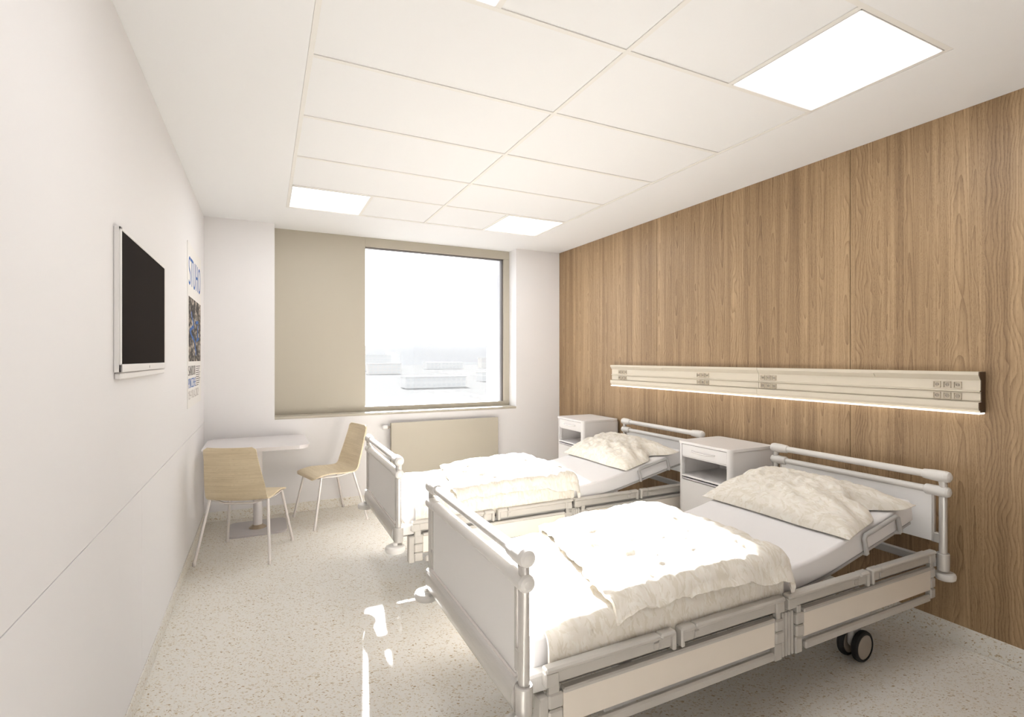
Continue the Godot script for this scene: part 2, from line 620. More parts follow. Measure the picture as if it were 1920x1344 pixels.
func build_ceiling():
	var gx := [0.1754, 1.365, 2.5546]
	var g0 := 1.112
	var g1 := 4.712
	var fr := 0.012
	var b := MB.new()
	b.b6(WL - 0.25, gx[0] - fr, CEIL, CEIL + 0.25, -(DB + 0.3), -(DR - 0.25))
	b.b6(gx[2] + fr, WR + 0.25, CEIL, CEIL + 0.25, -(DB + 0.3), -(DR - 0.25))
	b.b6(gx[0] - fr, gx[2] + fr, CEIL, CEIL + 0.25, -(DB + 0.3), -(g1 + fr))
	b.b6(gx[0] - fr, gx[2] + fr, CEIL, CEIL + 0.25, -(g0 - fr), -(DR - 0.25))
	b.b6(gx[0] - fr, gx[2] + fr, CEIL + 0.04, CEIL + 0.25, -(g1 + fr), -(g0 - fr))
	var c := struct("ceiling", b, M.ceil, "white plaster ceiling around a field of large tiles")
	# tile bars
	var hb := 0.011
	for x in gx:
		bx("tile_bar", c, M.gridbar, x - hb, x + hb, CEIL + 0.001, CEIL + 0.0065, -(g1 + hb), -(g0 - hb), 0.0008)
	for k in 7:
		var d := g0 + 0.6 * k
		bx("tile_bar", c, M.gridbar, gx[0], gx[2], CEIL + 0.0015, CEIL + 0.0065, -(d + hb), -(d - hb), 0.0008)
	for e in [0, 5]:
		var d0: float = g0 + 0.6 * e
		for x in [0.770, 1.960]:
			bx("tile_bar", c, M.gridbar, x - hb, x + hb, CEIL + 0.002, CEIL + 0.0065, -(d0 + 0.6), -d0, 0.0008)
	# tiles
	for k in 6:
		var d0 := g0 + 0.6 * k
		var spans := [[gx[0], gx[1]], [gx[1], gx[2]]]
		if k == 0 or k == 5: spans = [[0.770, gx[1]], [gx[1], 1.960]]
		for s in spans:
			bx("ceiling_tile", c, M.ceil, s[0] + 0.001, s[1] - 0.001, CEIL + 0.0066, CEIL + 0.034, -(d0 + 0.599), -(d0 + 0.001), 0.0)
	# four light panels
	var rows := [[0, 0, "square ceiling light panel in the tile field's corner by window and white wall", 5], [1, 0, "square ceiling light panel in the tile field's corner by window and wood wall", 5], [1, 0, "square ceiling light panel above the pillow side of the bed farther from window", 0], [0, 0, "square ceiling light panel by the white wall, at the end away from window", 0]]
	for r in rows:
		var x0: float = gx[0] + 0.011 if r[0] == 0 else 1.971
		var x1: float = 0.759 if r[0] == 0 else gx[2] - 0.011
		var d0: float = g0 + 0.6 * r[3] + 0.012
		var d1 := d0 + 0.576
		var t := thing("ceiling_light", r[2], "ceiling light", Vector3((x0 + x1) / 2, CEIL, -(d0 + d1) / 2), 0.0, "ceiling light panels")
		var hx := (x1 - x0) / 2
		var hz := (d1 - d0) / 2
		bx("diffuser", t, M.lamp, -hx + 0.004, hx - 0.004, 0.004, 0.010, -hz + 0.004, hz - 0.004, 0.001)
		var f := MB.new()
		f.b6(-hx, -hx + 0.004, 0.0, 0.03, -hz, hz); f.b6(hx - 0.004, hx, 0.0, 0.03, -hz, hz)
		f.b6(-hx, hx, 0.0, 0.03, -hz, -hz + 0.004); f.b6(-hx, hx, 0.0, 0.03, hz - 0.004, hz)
		f.b6(-hx, hx, 0.012, 0.03, -hz, hz)
		obj("housing", f, M.white, t)
		var al := AreaLight3D.new()
		al.name = "panel_glow"
		al.area_size = Vector2(0.56, 0.56)
		al.rotation_degrees = Vector3(-90, 0, 0)
		al.position = Vector3(0, 0.002, 0)
		al.light_color = Color(0.975, 0.985, 1.0)
		al.light_energy = 0.74
		al.shadow_enabled = true
		t.add_child(al)

func build_window():
	# beige lining of the niche: a wide blind panel and the frame round the opening
	var b := MB.new()
	b.b6(0.087, 0.958, 0.925, CEIL, -(DN + 0.08), -DN, 0.002)
	var w := struct("window_1", b, M.beige, "large window with a beige frame and a wide blind panel")
	bx("frame_head", w, M.beige, 0.958, 2.642, 2.667, CEIL, -(DN + 0.07), -DN, 0.002)
	bx("frame_jamb", w, M.beige, 2.573, 2.642, 0.973, 2.667, -(DN + 0.07), -DN, 0.002)
	bx("frame_sill", w, M.beige, 0.958, 2.642, 0.925, 0.973, -(DN + 0.07), -DN, 0.002)
	b = MB.new()
	b.b6(2.555, 2.575, 0.973, 2.667, -(DN + 0.085), -(DN + 0.03))
	b.b6(0.958, 2.575, 2.655, 2.667, -(DN + 0.085), -(DN + 0.03))
	obj("seal", b, M.seal, w)
	bx("glass_pane", w, M.glass, 0.958, 2.56, 0.973, 2.66, -(DN + 0.064), -(DN + 0.058), 0.0)
	# sill board
	b = MB.new()
	b.b6(0.087, 2.642, 0.900, 0.925, -DN - 0.02, -(DB - 0.004), 0.003)
	struct("trim_1", b, M.beige, "beige window sill board")
	# facade outside
	b = MB.new()
	b.b6(2.597, 3.3, -1.0, 3.6, -6.12, -(DB + 0.3))
	b.b6(WL - 0.25, 0.90, -1.0, 3.6, -6.12, -(DB + 0.3))
	b.b6(0.90, 2.597, 0.80, 0.88, -6.05, -(DB + 0.3))
	struct("trim_2", b, M.facade, "pale facade reveal outside the window")

func build_outside():
	var b := MB.new()
	b.b6(-2600, 2600, -19.0, -18.0, -3000, -8)
	struct("trim_3", b, M.ground, "hazy town ground far below the window")
	# hills
	var G := []
	var n := noise(0.0016, 61)
	for i in 4:
		var row := []
		for j in 81:
			var x := -2600.0 + 5200.0 * j / 80.0
			var hgt: float = [0.0, 0.55, 1.0, 0.6][i] * (74.0 + 34.0 * n.get_noise_2d(x, 0.0))
			row.append(Vector3(x, -18.0 + hgt, -1500.0 - 330.0 * i))
		G.append(row)
	b = MB.new()
	b.rings(G, false, null, true)
	var hl := obj("hill", b, M.hill)
	tag(hl, "long pale hazy ridge on the horizon beyond the window", "hill")
	# town blocks: x, D, width, depth, height, storeys, bays
	var list := [
		[150.0, 820.0, 66.0, 18.0, 25.0, 5, 11, "pale slab block under the ridge, next to the beige blind panel"],
		[196.0, 860.0, 22.0, 16.0, 30.0, 6, 5, "pale narrow tower block at the end of the slab block"],
		[135.0, 640.0, 40.0, 16.0, 13.0, 3, 7, "mid-height pale block in front of the slab block"],
		[300.0, 900.0, 70.0, 24.0, 12.0, 2, 10, "long low pale hall in the middle of the town view"],
		[330.0, 640.0, 62.0, 20.0, 8.0, 1, 9, "wide flat pale shed below the long hall"],
		[420.0, 960.0, 46.0, 20.0, 20.0, 4, 7, "distant pale block near the window's outer reveal"],
		[104.0, 330.0, 42.0, 14.0, 7.0, 2, 12, "low row building near the window sill, by the blind panel"],
		[190.0, 400.0, 48.0, 14.0, 7.5, 2, 12, "low row building near the middle of the window sill"],
	]
	for a in list:
		var t := thing("building", a[7], "building", Vector3(a[0], -18.0, -a[1]), 0.0, "buildings of the town outside")
		var k: int = list.find(a)
		bx("wall", t, M.town[k % 3], -a[2] / 2, a[2] / 2, 0.0, a[4], -a[3], 0.0, 0.0)
		bx("roof", t, M.town[(k + 1) % 3], -a[2] / 2 - 0.4, a[2] / 2 + 0.4, a[4], a[4] + 0.7, -a[3] - 0.4, 0.4, 0.0)
		for r in a[5]:
			for q in a[6]:
				var cx: float = -a[2] / 2 + (q + 0.5) * a[2] / a[6]
				var cy: float = (r + 0.55) * a[4] / a[5]
				var hw: float = a[2] / a[6] * 0.3
				var hh: float = a[4] / a[5] * 0.25
				bx("window", t, M.pane, cx - hw, cx + hw, cy - hh, cy + hh, -0.2, 0.12, 0.0)

# ------------------------------------------------------------------ beds
const BL := 2.37   # foot posts to head posts
const BW := 0.465  # half width to the posts

func bed_end(t: Node3D, x: float, out: float, is_foot: bool):
	var up := 0.888
	var low := 0.812
	for s in [-1.0, 1.0]:
		var z: float = s * BW
		var bs := 1.0 if is_foot else 0.76
		var b := MB.new()
		b.cyl(Vector3(x, 0.44, z), Vector3(x, low, z), 0.0175)
		obj("post", b, M.steel, t)
		b = MB.new()
		b.lathe(Vector3(x, 0.415, z), Vector3.UP, [[0.0, 0.0], [0.022, 0.0], [0.0265, 0.005], [0.0275, 0.084], [0.0255, 0.089], [0.018, 0.089]], 24)
		obj("post_socket", b, M.steel, t)
		b = MB.new()
		b.lathe(Vector3(x + out * 0.022, 0.365, z + s * (0.012 if is_foot else 0.0)), Vector3.UP, [[0.0, 0.0], [0.045 * bs, 0.0], [0.054 * bs, 0.006], [0.057 * bs, 0.016], [0.057 * bs, 0.026], [0.052 * bs, 0.036], [0.040 * bs, 0.040], [0.014, 0.041], [0.014, 0.055], [0.0, 0.055]], 28)
		obj("bumper", b, M.paint, t)
		# knuckle that joins post and lower rail, stem to the hand rail
		b = MB.new()
		b.lathe(Vector3(x, low, z - s * 0.075), Vector3(0, 0, s), [[0.0, 0.0], [0.024, 0.0], [0.0265, 0.004], [0.0275, 0.07], [0.0275, 0.092], [0.023, 0.102], [0.013, 0.107], [0.0, 0.108]], 20)
		obj("knuckle", b, M.paint, t)
		b = MB.new()
		b.cone(Vector3(x, low + 0.015, z + s * 0.004), Vector3(x, up - 0.012, z - s * 0.004), 0.016, 0.019, 14)
		obj("stem", b, M.steel, t)
		b = MB.new()
		b.lathe(Vector3(x, up, z - s * 0.085), Vector3(0, 0, s), [[0.0, 0.0], [0.022, 0.0], [0.0245, 0.004], [0.0285, 0.05], [0.029, 0.098], [0.025, 0.112], [0.015, 0.119], [0.0, 0.121]], 24)
		obj("rail_cap", b, M.paint, t)
		# narrow trim between board and post
		bx("board_trim", t, M.steel, x - 0.010, x + 0.010, 0.53 if is_foot else 0.55, low - 0.01, z - s * 0.046, z - s * 0.034, 0.002)
		bx("board_clamp", t, M.steel, x - 0.013, x + 0.013, 0.53 if is_foot else 0.55, 0.60, z - s * 0.036, z - s * 0.010, 0.003)
	var r := MB.new()
	r.cyl(Vector3(x, up, -BW + 0.06), Vector3(x, up, BW - 0.06), 0.019, 20)
	obj("hand_rail", r, M.paint, t)
	r = MB.new()
	r.cyl(Vector3(x, low, -BW + 0.05), Vector3(x, low, BW - 0.05), 0.0225 if is_foot else 0.018, 20)
	obj("lower_rail", r, M.paint, t)
	bx("end_board", t, M.board, x - 0.008, x + 0.008, 0.515 if is_foot else 0.552, low, -BW + 0.044, BW - 0.044, 0.002)
	if is_foot:
		# rounded beam under the foot board
		var p := PackedVector2Array()
		for k in 13:
			var a := PI / 2 + PI * k / 12.0
			p.append(Vector2(-0.012 + cos(a) * 0.024, 0.462 + sin(a) * 0.05))
		p.append(Vector2(0.022, 0.412)); p.append(Vector2(0.022, 0.512))
		r = MB.new()
		r.prism(p, Vector3(x, 0, -BW + 0.012), Vector3.RIGHT, Vector3.UP, 2 * BW - 0.024)
		obj("foot_beam", r, M.steel, t)
		bx("beam_strip", t, M.chrome, x - 0.016, x - 0.008, 0.510, 0.517, -BW + 0.03, BW - 0.03, 0.001)
	else:
		bx("head_beam", t, M.chassis, x - 0.03, x + 0.0, 0.43, 0.47, -BW + 0.02, BW - 0.02, 0.004)

func side_guard(t: Node3D, s: float):
	var segs := [[0.085, 0.618, 1], [0.64, 1.20, -1], [1.222, 1.775, 1], [1.795, 2.34, -1]]
	var z0 := 0.418 * s
	var z1 := 0.454 * s
	for q in segs:
		var a: float = q[0]
		var b: float = q[1]
		var inner := b if q[2] == 1 else a     # end towards the gap
		var e := -1.0 if q[2] == 1 else 1.0    # from that end into the rail
		var g := MB.new()
		var ca := a if q[2] == 1 else a + 0.072
		var cb := b - 0.072 if q[2] == 1 else b
		g.b6(ca, cb, 0.4975, 0.516, z0, z1, 0.006)
		g.b6(ca, cb, 0.456, 0.499, z0 + s * 0.004, z1 - s * 0.014, 0.003)
		var oa := ca if q[2] == 1 else cb - 0.05
		g.b6(oa, oa + 0.05, 0.454, 0.499, z0 + s * 0.003, z1 - s * 0.005, 0.004)
		var rail := obj("guard_rail", g, M.guard, t)
		g = MB.new()
		var ea := minf(inner, inner + e * 0.071)
		g.b6(ea, ea + 0.071, 0.4965, 0.517, z0 - s * 0.001, z1 + s * 0.001, 0.007)
		g.b6(ea, ea + 0.071, 0.456, 0.499, z0 + s * 0.004, z1 - s * 0.013, 0.003)
		var la := minf(inner, inner + e * 0.018)
		g.b6(la, la + 0.018, 0.447, 0.512, z0, z1 + s * 0.0005, 0.005)
		var cap := obj("rail_end", g, M.guard, t)
		var ba := inner + e * 0.085
		g = MB.new()
		g.b6(ba - 0.011, ba + 0.011, 0.466, 0.488, z1 - s * 0.016, z1 - s * 0.009, 0.004)
		obj("release_button", g, M.guard, rail)
	for h in [[0.152, 1.145], [1.322, 2.300]]:
		bx("guard_panel", t, M.guard_panel, h[0], h[1], 0.322, 0.424, 0.430 * s, 0.444 * s, 0.002)
		bx("panel_lip", t, M.guard, h[0], h[1], 0.420, 0.438, 0.420 * s, 0.449 * s, 0.005)
		bx("lower_guard_rail", t, M.guard, h[0] + 0.015, h[1], 0.264, 0.300, 0.424 * s, 0.446 * s, 0.007)
	# ribbed end brackets
	for x in [[0.098, 0.152], [2.300, 2.342]]:
		for k in 3:
			bx("bracket_block", t, M.guard, x[0], x[1], 0.276 + k * 0.052, 0.326 + k * 0.052, 0.418 * s, 0.447 * s, 0.006)
		bx("bracket_neck", t, M.guard, x[0] + 0.004, x[1] - 0.012, 0.425, 0.458, 0.42 * s, 0.442 * s, 0.003)
	bx("bracket_plate", t, M.guard, 0.066, 0.099, 0.27, 0.425, 0.40 * s, 0.444 * s, 0.004)
	# middle bracket with its flutes
	for x in [[1.146, 1.196], [1.272, 1.322]]:
		for k in 2:
			bx("bracket_block", t, M.guard, x[0], x[1], 0.330 + k * 0.050, 0.378 + k * 0.050, 0.416 * s, 0.450 * s, 0.006)
		bx("bracket_neck", t, M.guard, x[0] + 0.012, x[1] - 0.012, 0.425, 0.458, 0.42 * s, 0.442 * s, 0.003)
		bx("bracket_foot", t, M.guard, x[0] + 0.004, x[1] - 0.004, 0.258, 0.330, 0.414 * s, 0.442 * s, 0.004)
	bx("bracket_core", t, M.guard, 1.194, 1.274, 0.268, 0.448, 0.395 * s, 0.430 * s, 0.004)
	for k in 4:
		var g := MB.new()
		var x := 1.206 + k * 0.0187
		g.cyl(Vector3(x, 0.262, 0.431 * s), Vector3(x, 0.442, 0.431 * s), 0.0075, 10)
		obj("bracket_flute", g, M.guard, t)

func caster(t: Node3D, x: float, z: float):
	var c := Node3D.new()
	c.name = "caster"
	t.add_child(c, true)
	for s in [-1.0, 1.0]:
		var b := MB.new()
		var zc: float = z + s * 0.034
		b.lathe(Vector3(x, 0.075, zc - 0.015), Vector3(0, 0, 1), [[0.058, 0.0], [0.066, 0.0], [0.073, 0.005], [0.075, 0.012], [0.075, 0.018], [0.073, 0.025], [0.066, 0.030], [0.058, 0.030]], 32)
		obj("tyre", b, M.tyre, c)
		b = MB.new()
		b.lathe(Vector3(x, 0.075, zc - 0.013), Vector3(0, 0, 1), [[0.0, -0.003], [0.05, -0.001], [0.06, 0.002], [0.06, 0.024], [0.05, 0.027], [0.0, 0.029]], 28)
		obj("wheel_disc", b, M.hub, c)
	var f := MB.new()
	f.b6(x - 0.05, x + 0.035, 0.07, 0.165, z - 0.016, z + 0.016, 0.012)
	f.cyl(Vector3(x, 0.15, z), Vector3(x, 0.215, z), 0.016, 14)
	obj("fork", f, M.chassis, c)

func mattress_top(x: float) -> float:
	var k := 0.216
	var c := clampf((x - 1.22) / 0.42, 0.0, 1.0)
	# quadratic ease from flat to a straight rise
	return 0.586 + (k * 0.42 * 0.5 * c * c if x < 1.64 else k * 0.21 + k * (x - 1.64))

func make_bed() -> Node3D:
	var t := thing("hospital_bed", "height-adjustable white hospital bed with folded side guards, farther from the window", "bed", Vector3.ZERO, 0.0, "hospital beds")
	bed_end(t, 0.0, -1.0, true)
	bed_end(t, BL, 1.0, false)
	side_guard(t, 1.0)
	side_guard(t, -1.0)
	# lying surface and chassis
	for s in [-1.0, 1.0]:
		bx("side_beam", t, M.chassis, 0.02, BL - 0.02, 0.415, 0.465, s * 0.352, s * 0.392, 0.004)
		bx("corner_arm", t, M.paint, 0.012, 0.115, 0.432, 0.490, s * 0.375, s * 0.425, 0.006)
		bx("corner_arm", t, M.chassis, BL - 0.09, BL - 0.01, 0.440, 0.490, s * 0.375, s * 0.425, 0.006)
		bx("base_rail", t, M.chassis, 0.40, 2.02, 0.205, 0.250, s * 0.27, s * 0.32, 0.004)
	bx("mattress_deck", t, M.chassis, 0.08, 1.24, 0.464, 0.480, -0.385, 0.385, 0.003)
	for x in [0.62, 1.62]:
		bx("lifting_column", t, M.chassis, x - 0.06, x + 0.06, 0.21, 0.464, -0.09, 0.09, 0.006)
		bx("cross_beam", t, M.chassis, x - 0.035, x + 0.035, 0.205, 0.245, -0.27, 0.27, 0.004)
	for x in [0.48, 1.93]:
		for s in [-1.0, 1.0]:
			caster(t, x, s * 0.295)
	# raised back rest plate under the inclined part
	var R := []
	var U := []
	for i in 15:
		var x := 1.26 + (2.24 - 1.26) * i / 14.0
		var a := []; var u := []
		for z in [-0.385, 0.385]:
			a.append(Vector3(x, mattress_top(x) - 0.106, z)); u.append(Vector2(x, z))
		R.append(a); U.append(u)
	for i in R.size(): R[i].reverse()
	var b := MB.new()
	b.shell(R, -0.012, U)
	obj("back_rest", b, M.chassis, t)
	for s in [-1.0, 1.0]:
		# mattress keeper: a bent bar standing against the mattress side
		var pts := []
		for q in [[1.835, -0.105], [1.815, -0.028], [1.825, -0.016], [2.075, -0.016], [2.088, -0.024], [2.112, -0.105]]:
			pts.append(Vector3(q[0], mattress_top(q[0]) + q[1], s * 0.404))
		b = MB.new()
		b.tube(pts, 0.0105, 10)
		obj("mattress_keeper", b, M.chassis, t)
		b = MB.new()
		b.tube([Vector3(1.835, mattress_top(1.835) - 0.105, s * 0.404), Vector3(1.845, mattress_top(1.845) - 0.114, s * 0.36)], 0.0105, 10)
		b.tube([Vector3(2.112, mattress_top(2.112) - 0.105, s * 0.404), Vector3(2.102, mattress_top(2.1) - 0.114, s * 0.36)], 0.0105, 10)
		obj("keeper_foot", b, M.chassis, t)
	return t

func make_mattress() -> Node3D:
	# rings of rounded-rectangle sections along the bent length
	var b := MB.new()
	var th := 0.105
	var hw := 0.388
	var R := []
	var n := 56
	var x0 := 0.080
	var x1 := 2.235
	var sec := round_rect(2 * hw, th, 0.014, 4)
	for i in n + 1:
		var f := float(i) / n
		var x := lerpf(x0, x1, f)
		var y := mattress_top(x)
		var sl := (mattress_top(x + 0.01) - mattress_top(x - 0.01)) / 0.02
		if x < 0.2: sl = 0.0
		var nr := Vector3(-sl, 1, 0).normalized()
		var c := Vector3(x, y, 0) - nr * th * 0.5
		var row := []
		for p in sec:
			row.append(c + Vector3(0, 0, 1) * p.x + nr * p.y)
		R.append(row)
	# rounded ends
	for e in [0, 1]:
		var src: Array = R[0] if e == 0 else R[R.size() - 1]
		var mid := Vector3.ZERO
		for p in src: mid += p
		mid /= src.size()
		var dirv := (Vector3(-1, 0, 0) if e == 0 else Vector3(1, 0.216, 0).normalized())
		for k in [[0.985, 0.008], [0.95, 0.011], [0.0, 0.0115]]:
			var row := []
			for p in src: row.append(mid + (p - mid) * k[0] + dirv * k[1])
			if e == 0: R.push_front(row)
			else: R.append(row)
	b.rings(R)
	var t := thing("mattress", "white mattress with raised head end on the bed farther from window", "mattress", Vector3.ZERO, 0.0, "mattresses")
	obj("cover", b, M.knit, t)
	return t

func make_duvet() -> Node3D:
	var t := thing("duvet", "cream leaf-print duvet folded back on the bed farther from window", "duvet", Vector3.ZERO, 0.0, "folded duvets")
	var n1 := noise(5.0, 71)
	var n2 := noise(14.0, 72)
	# lower layer
	var G := []; var U := []
	var nu := 70
	var nv := 96
	var hang_far := 0.045
	for i in nu + 1:
		var fu := float(i) / nu
		var row := []; var ur := []
		for j in nv + 1:
			var fv := float(j) / nv
			var x := lerpf(0.128 + 0.012 * sin(fv * 5.0), 1.235, fu)
			var hang_near := 0.098 + 0.008 * sin(x * 9.0)
			var rc := 0.030
			var fl := 0.374
			var total := hang_far + hang_near + PI * rc + 2 * fl
			var s := fv * total - hang_far - PI * rc / 2 - fl   # 0 in the middle, + towards the camera
			var top := 0.589 + 0.020 * smoothstep(0.0, 0.10, fu * 1.1) + 0.010 * n1.get_noise_2d(x, s * 1.3) * smoothstep(0.0, 0.15, fu)
			top += 0.010 * (1.0 - pow(absf(s) / 0.5, 2.0)) * smoothstep(0.0, 0.2, fu)
			var z: float; var y: float
			var sg := signf(s)
			var a := absf(s) - fl
			if a <= 0.0: z = s; y = top
			elif a < PI * rc / 2:
				z = sg * (fl + rc * sin(a / rc)); y = top - rc * (1.0 - cos(a / rc))
			else:
				z = sg * (fl + rc + 0.002 + 0.004 * n2.get_noise_2d(x * 1.2, s * 0.3)); y = top - rc - (a - PI * rc / 2)
			y += 0.0022 * n2.get_noise_2d(x, s)
			row.append(Vector3(x, y, z)); ur.append(Vector2(s * 1.9, x * 1.9))
		G.append(row); U.append(ur)
	for i in G.size(): G[i].reverse(); U[i].reverse()
	var b := MB.new()
	b.shell(G, 0.010, U)
	obj("lower_layer", b, M.linen, t)
	# folded-back layer
	G = []; U = []
	nu = 84
	nv = 110
	var n3 := noise(3.2, 73)
	var dents := [[0.64, -0.10, 0.05, 0.035, 0.016], [0.60, 0.02, 0.05, 0.03, 0.020], [0.75, 0.06, 0.035, 0.06, 0.018], [0.58, -0.22, 0.04, 0.03, 0.012], [0.66, 0.16, 0.06, 0.02, 0.010], [0.95, 0.33, 0.02, 0.06, 0.012], [1.03, 0.34, 0.018, 0.05, 0.012], [1.12, 0.33, 0.02, 0.05, 0.014]]
	for i in nu + 1:
		var fu := float(i) / nu
		var row := []; var ur := []
		for j in nv + 1:
			var fv := float(j) / nv
			var fl := 0.368
			var rc := 0.046
			var hf := 0.05
			var hang_n := 0.003 + 0.050 * pow(fu, 1.6) + 0.006 * sin(fu * 17.0) * fu + 0.004 * sin(fu * 31.0 + 1.0)
			var total := hf + hang_n + PI * rc + 2 * fl
			var s := fv * total - hf - PI * rc / 2 - fl
			var xf := 0.455 - 0.095 * s / 0.42 + 0.016 * n3.get_noise_1d(s * 2.2) + 0.006 * sin(s * 21.0)
			xf += 0.03 * smoothstep(0.38, 0.46, s)
			var xe := 1.215 + 0.02 * n3.get_noise_2d(s * 2.0, 9.0)
			var roll := 0.036
			var len_x := (xe - xf) + roll * 1.9
			var u := fu * len_x
			var x := xf + u
			var drop := 0.0
			if x > xe:
				var a := (x - xe) / roll
				drop = roll * 1.15 * (1.0 - cos(minf(a, 1.9)))
				x = xe + roll * sin(minf(a, 1.9))
			var top := 0.644 + 0.026 * smoothstep(0.0, 0.55, fu) + 0.016 * n3.get_noise_2d(x * 1.6, s * 1.6) + 0.006 * n1.get_noise_2d(x * 2.0, s * 2.2)
			top += 0.016 * (1.0 - pow(absf(s) / 0.48, 2.0))
			for dn in dents:
				var ex: float = (x - dn[0]) / dn[2]
				var ez: float = (s - dn[1]) / dn[3]
				top -= dn[4] * exp(-ex * ex - ez * ez)
				top += 0.45 * dn[4] * exp(-pow(ex - 1.6, 2.0) - ez * ez)
			top -= 0.012 * (1.0 - smoothstep(0.0, 0.035, u))
			var z: float; var y: float
			var sg := signf(s)
			var a2 := absf(s) - fl
			if a2 <= 0.0: z = s; y = top
			elif a2 < PI * rc / 2:
				z = sg * (fl + rc * sin(a2 / rc)); y = top - rc * (1.0 - cos(a2 / rc))
			else:
				z = sg * (fl + rc + 0.004 + 0.30 * (a2 - PI * rc / 2) + (0.005 + 0.008 * sin(x * 34.0 + 2.0 * sin(x * 9.0))) * clampf((a2 - PI * rc / 2) * 40.0, 0.0, 1.0)); y = top - rc - (a2 - PI * rc / 2)
			y -= drop
			y += 0.003 * n2.get_noise_2d(x, s)
			y = maxf(y, 0.515)
			row.append(Vector3(x, y, z)); ur.append(Vector2(s * 1.9 + 0.37, -x * 1.9))
		G.append(row); U.append(ur)
	for i in G.size(): G[i].reverse(); U[i].reverse()
	b = MB.new()
	b.shell(G, 0.018, U)
	obj("folded_layer", b, M.linen, t)
	return t

func make_pillow() -> Node3D:
	var t := thing("pillow", "cream leaf-print pillow on the raised head end of the bed farther from window", "pillow", Vector3.ZERO, 0.0, "pillows")
	var n1 := noise(6.0, 81)
	var n2 := noise(2.6, 82)
	var na := 44
	var nb := 64
	var cx := 1.930
	var ang := atan(0.216)
	var ex := Vector3(cos(ang), sin(ang), 0)
	var ey := Vector3(-sin(ang), cos(ang), 0)
	var o := Vector3(cx, mattress_top(cx) + 0.010, -0.015)
	var top := []; var bot := []; var U := []
	for i in na + 1:
		var p := -1.0 + 2.0 * i / na
		var r1 := []; var r2 := []; var ur := []
		for j in nb + 1:
			var q := -1.0 + 2.0 * j / nb
			var pp := 1.0 - pow(absf(p), 2.6)
			var qq := 1.0 - pow(absf(q), 3.4)
			var hgt := pow(maxf(pp, 0.0), 0.62) * pow(maxf(qq, 0.0), 0.60)
			var lx := p * 0.262 * (1.0 - 0.05 * (1.0 - q * q))
			var lz := q * 0.425 * (1.0 - 0.045 * (1.0 - p * p))
			# slack open end of the case towards the camera: pulled in and creased
			var w := smoothstep(0.35, 1.0, q)
			var cut := exp(-pow((p - 0.28) / 0.20, 2.0))
			lz -= 0.085 * w * cut
			lz += 0.030 * w * smoothstep(0.45, 0.8, p)
			lx += 0.03 * w * (0.3 - p) * 0.5
			hgt *= 1.0 - 0.55 * smoothstep(0.45, 0.95, q) * exp(-pow((p - 0.30 + (1.0 - q) * 0.8) / 0.12, 2.0))
			hgt *= 1.0 - 0.45 * smoothstep(0.5, 0.95, q) * exp(-pow((p + 0.35 - (1.0 - q) * 0.5) / 0.10, 2.0))
			hgt *= 1.0 - 0.30 * smoothstep(0.6, 1.0, -q) * exp(-pow((p - 0.1 + (1.0 + q) * 0.7) / 0.14, 2.0))
			hgt += 0.10 * n1.get_noise_2d(p * 0.6, q * 1.2) * hgt + 0.16 * n2.get_noise_2d(p, q * 1.4) * hgt
			var hem := 0.006
			r1.append(o + ex * lx + Vector3(0, 0, lz) + ey * (hem + hgt * 0.117))
			r2.append(o + ex * lx + Vector3(0, 0, lz) + ey * (hem - hgt * 0.010 - 0.004))
			ur.append(Vector2(q * 0.80, p * 0.50))
		r1.reverse(); r2.reverse(); ur.reverse()
		top.append(r1); bot.append(r2); U.append(ur)
	var b := MB.new()
	b.rings(top, false, U)
	b.rings(bot, false, U, true)
	# seam round the rim
	var rim1 := []; var rim2 := []; var ru := []
	for i in na + 1: rim1.append(top[i][0]); rim2.append(bot[i][0]); ru.append(U[i][0])
	for j in range(1, nb + 1): rim1.append(top[na][j]); rim2.append(bot[na][j]); ru.append(U[na][j])
	for i in range(na - 1, -1, -1): rim1.append(top[i][nb]); rim2.append(bot[i][nb]); ru.append(U[i][nb])
	for j in range(nb - 1, -1, -1): rim1.append(top[0][j]); rim2.append(bot[0][j]); ru.append(U[0][j])
	b.rings([rim1, rim2], false, [ru, ru])
	obj("pillow_case", b, M.linen, t)
	return t

func build_beds():
	var at1 := Vector3(0.70, 0, -1.826)
	var at2 := Vector3(0.70, 0, -3.415)
	var bed := make_bed()
	var mt := make_mattress()
	var dv := make_duvet()
	var pl := make_pillow()
	for o in [bed, mt, dv, pl]: o.position = at1
	copy_of(bed, "hospital_bed", "height-adjustable white hospital bed with folded side guards, closer to the window", at2)
	copy_of(mt, "mattress", "white mattress with raised head end on the bed closer to window", at2)
	copy_of(dv, "duvet", "cream leaf-print duvet folded back on the bed closer to window", at2)
	copy_of(pl, "pillow", "cream leaf-print pillow on the raised head end of the bed closer to window", at2)

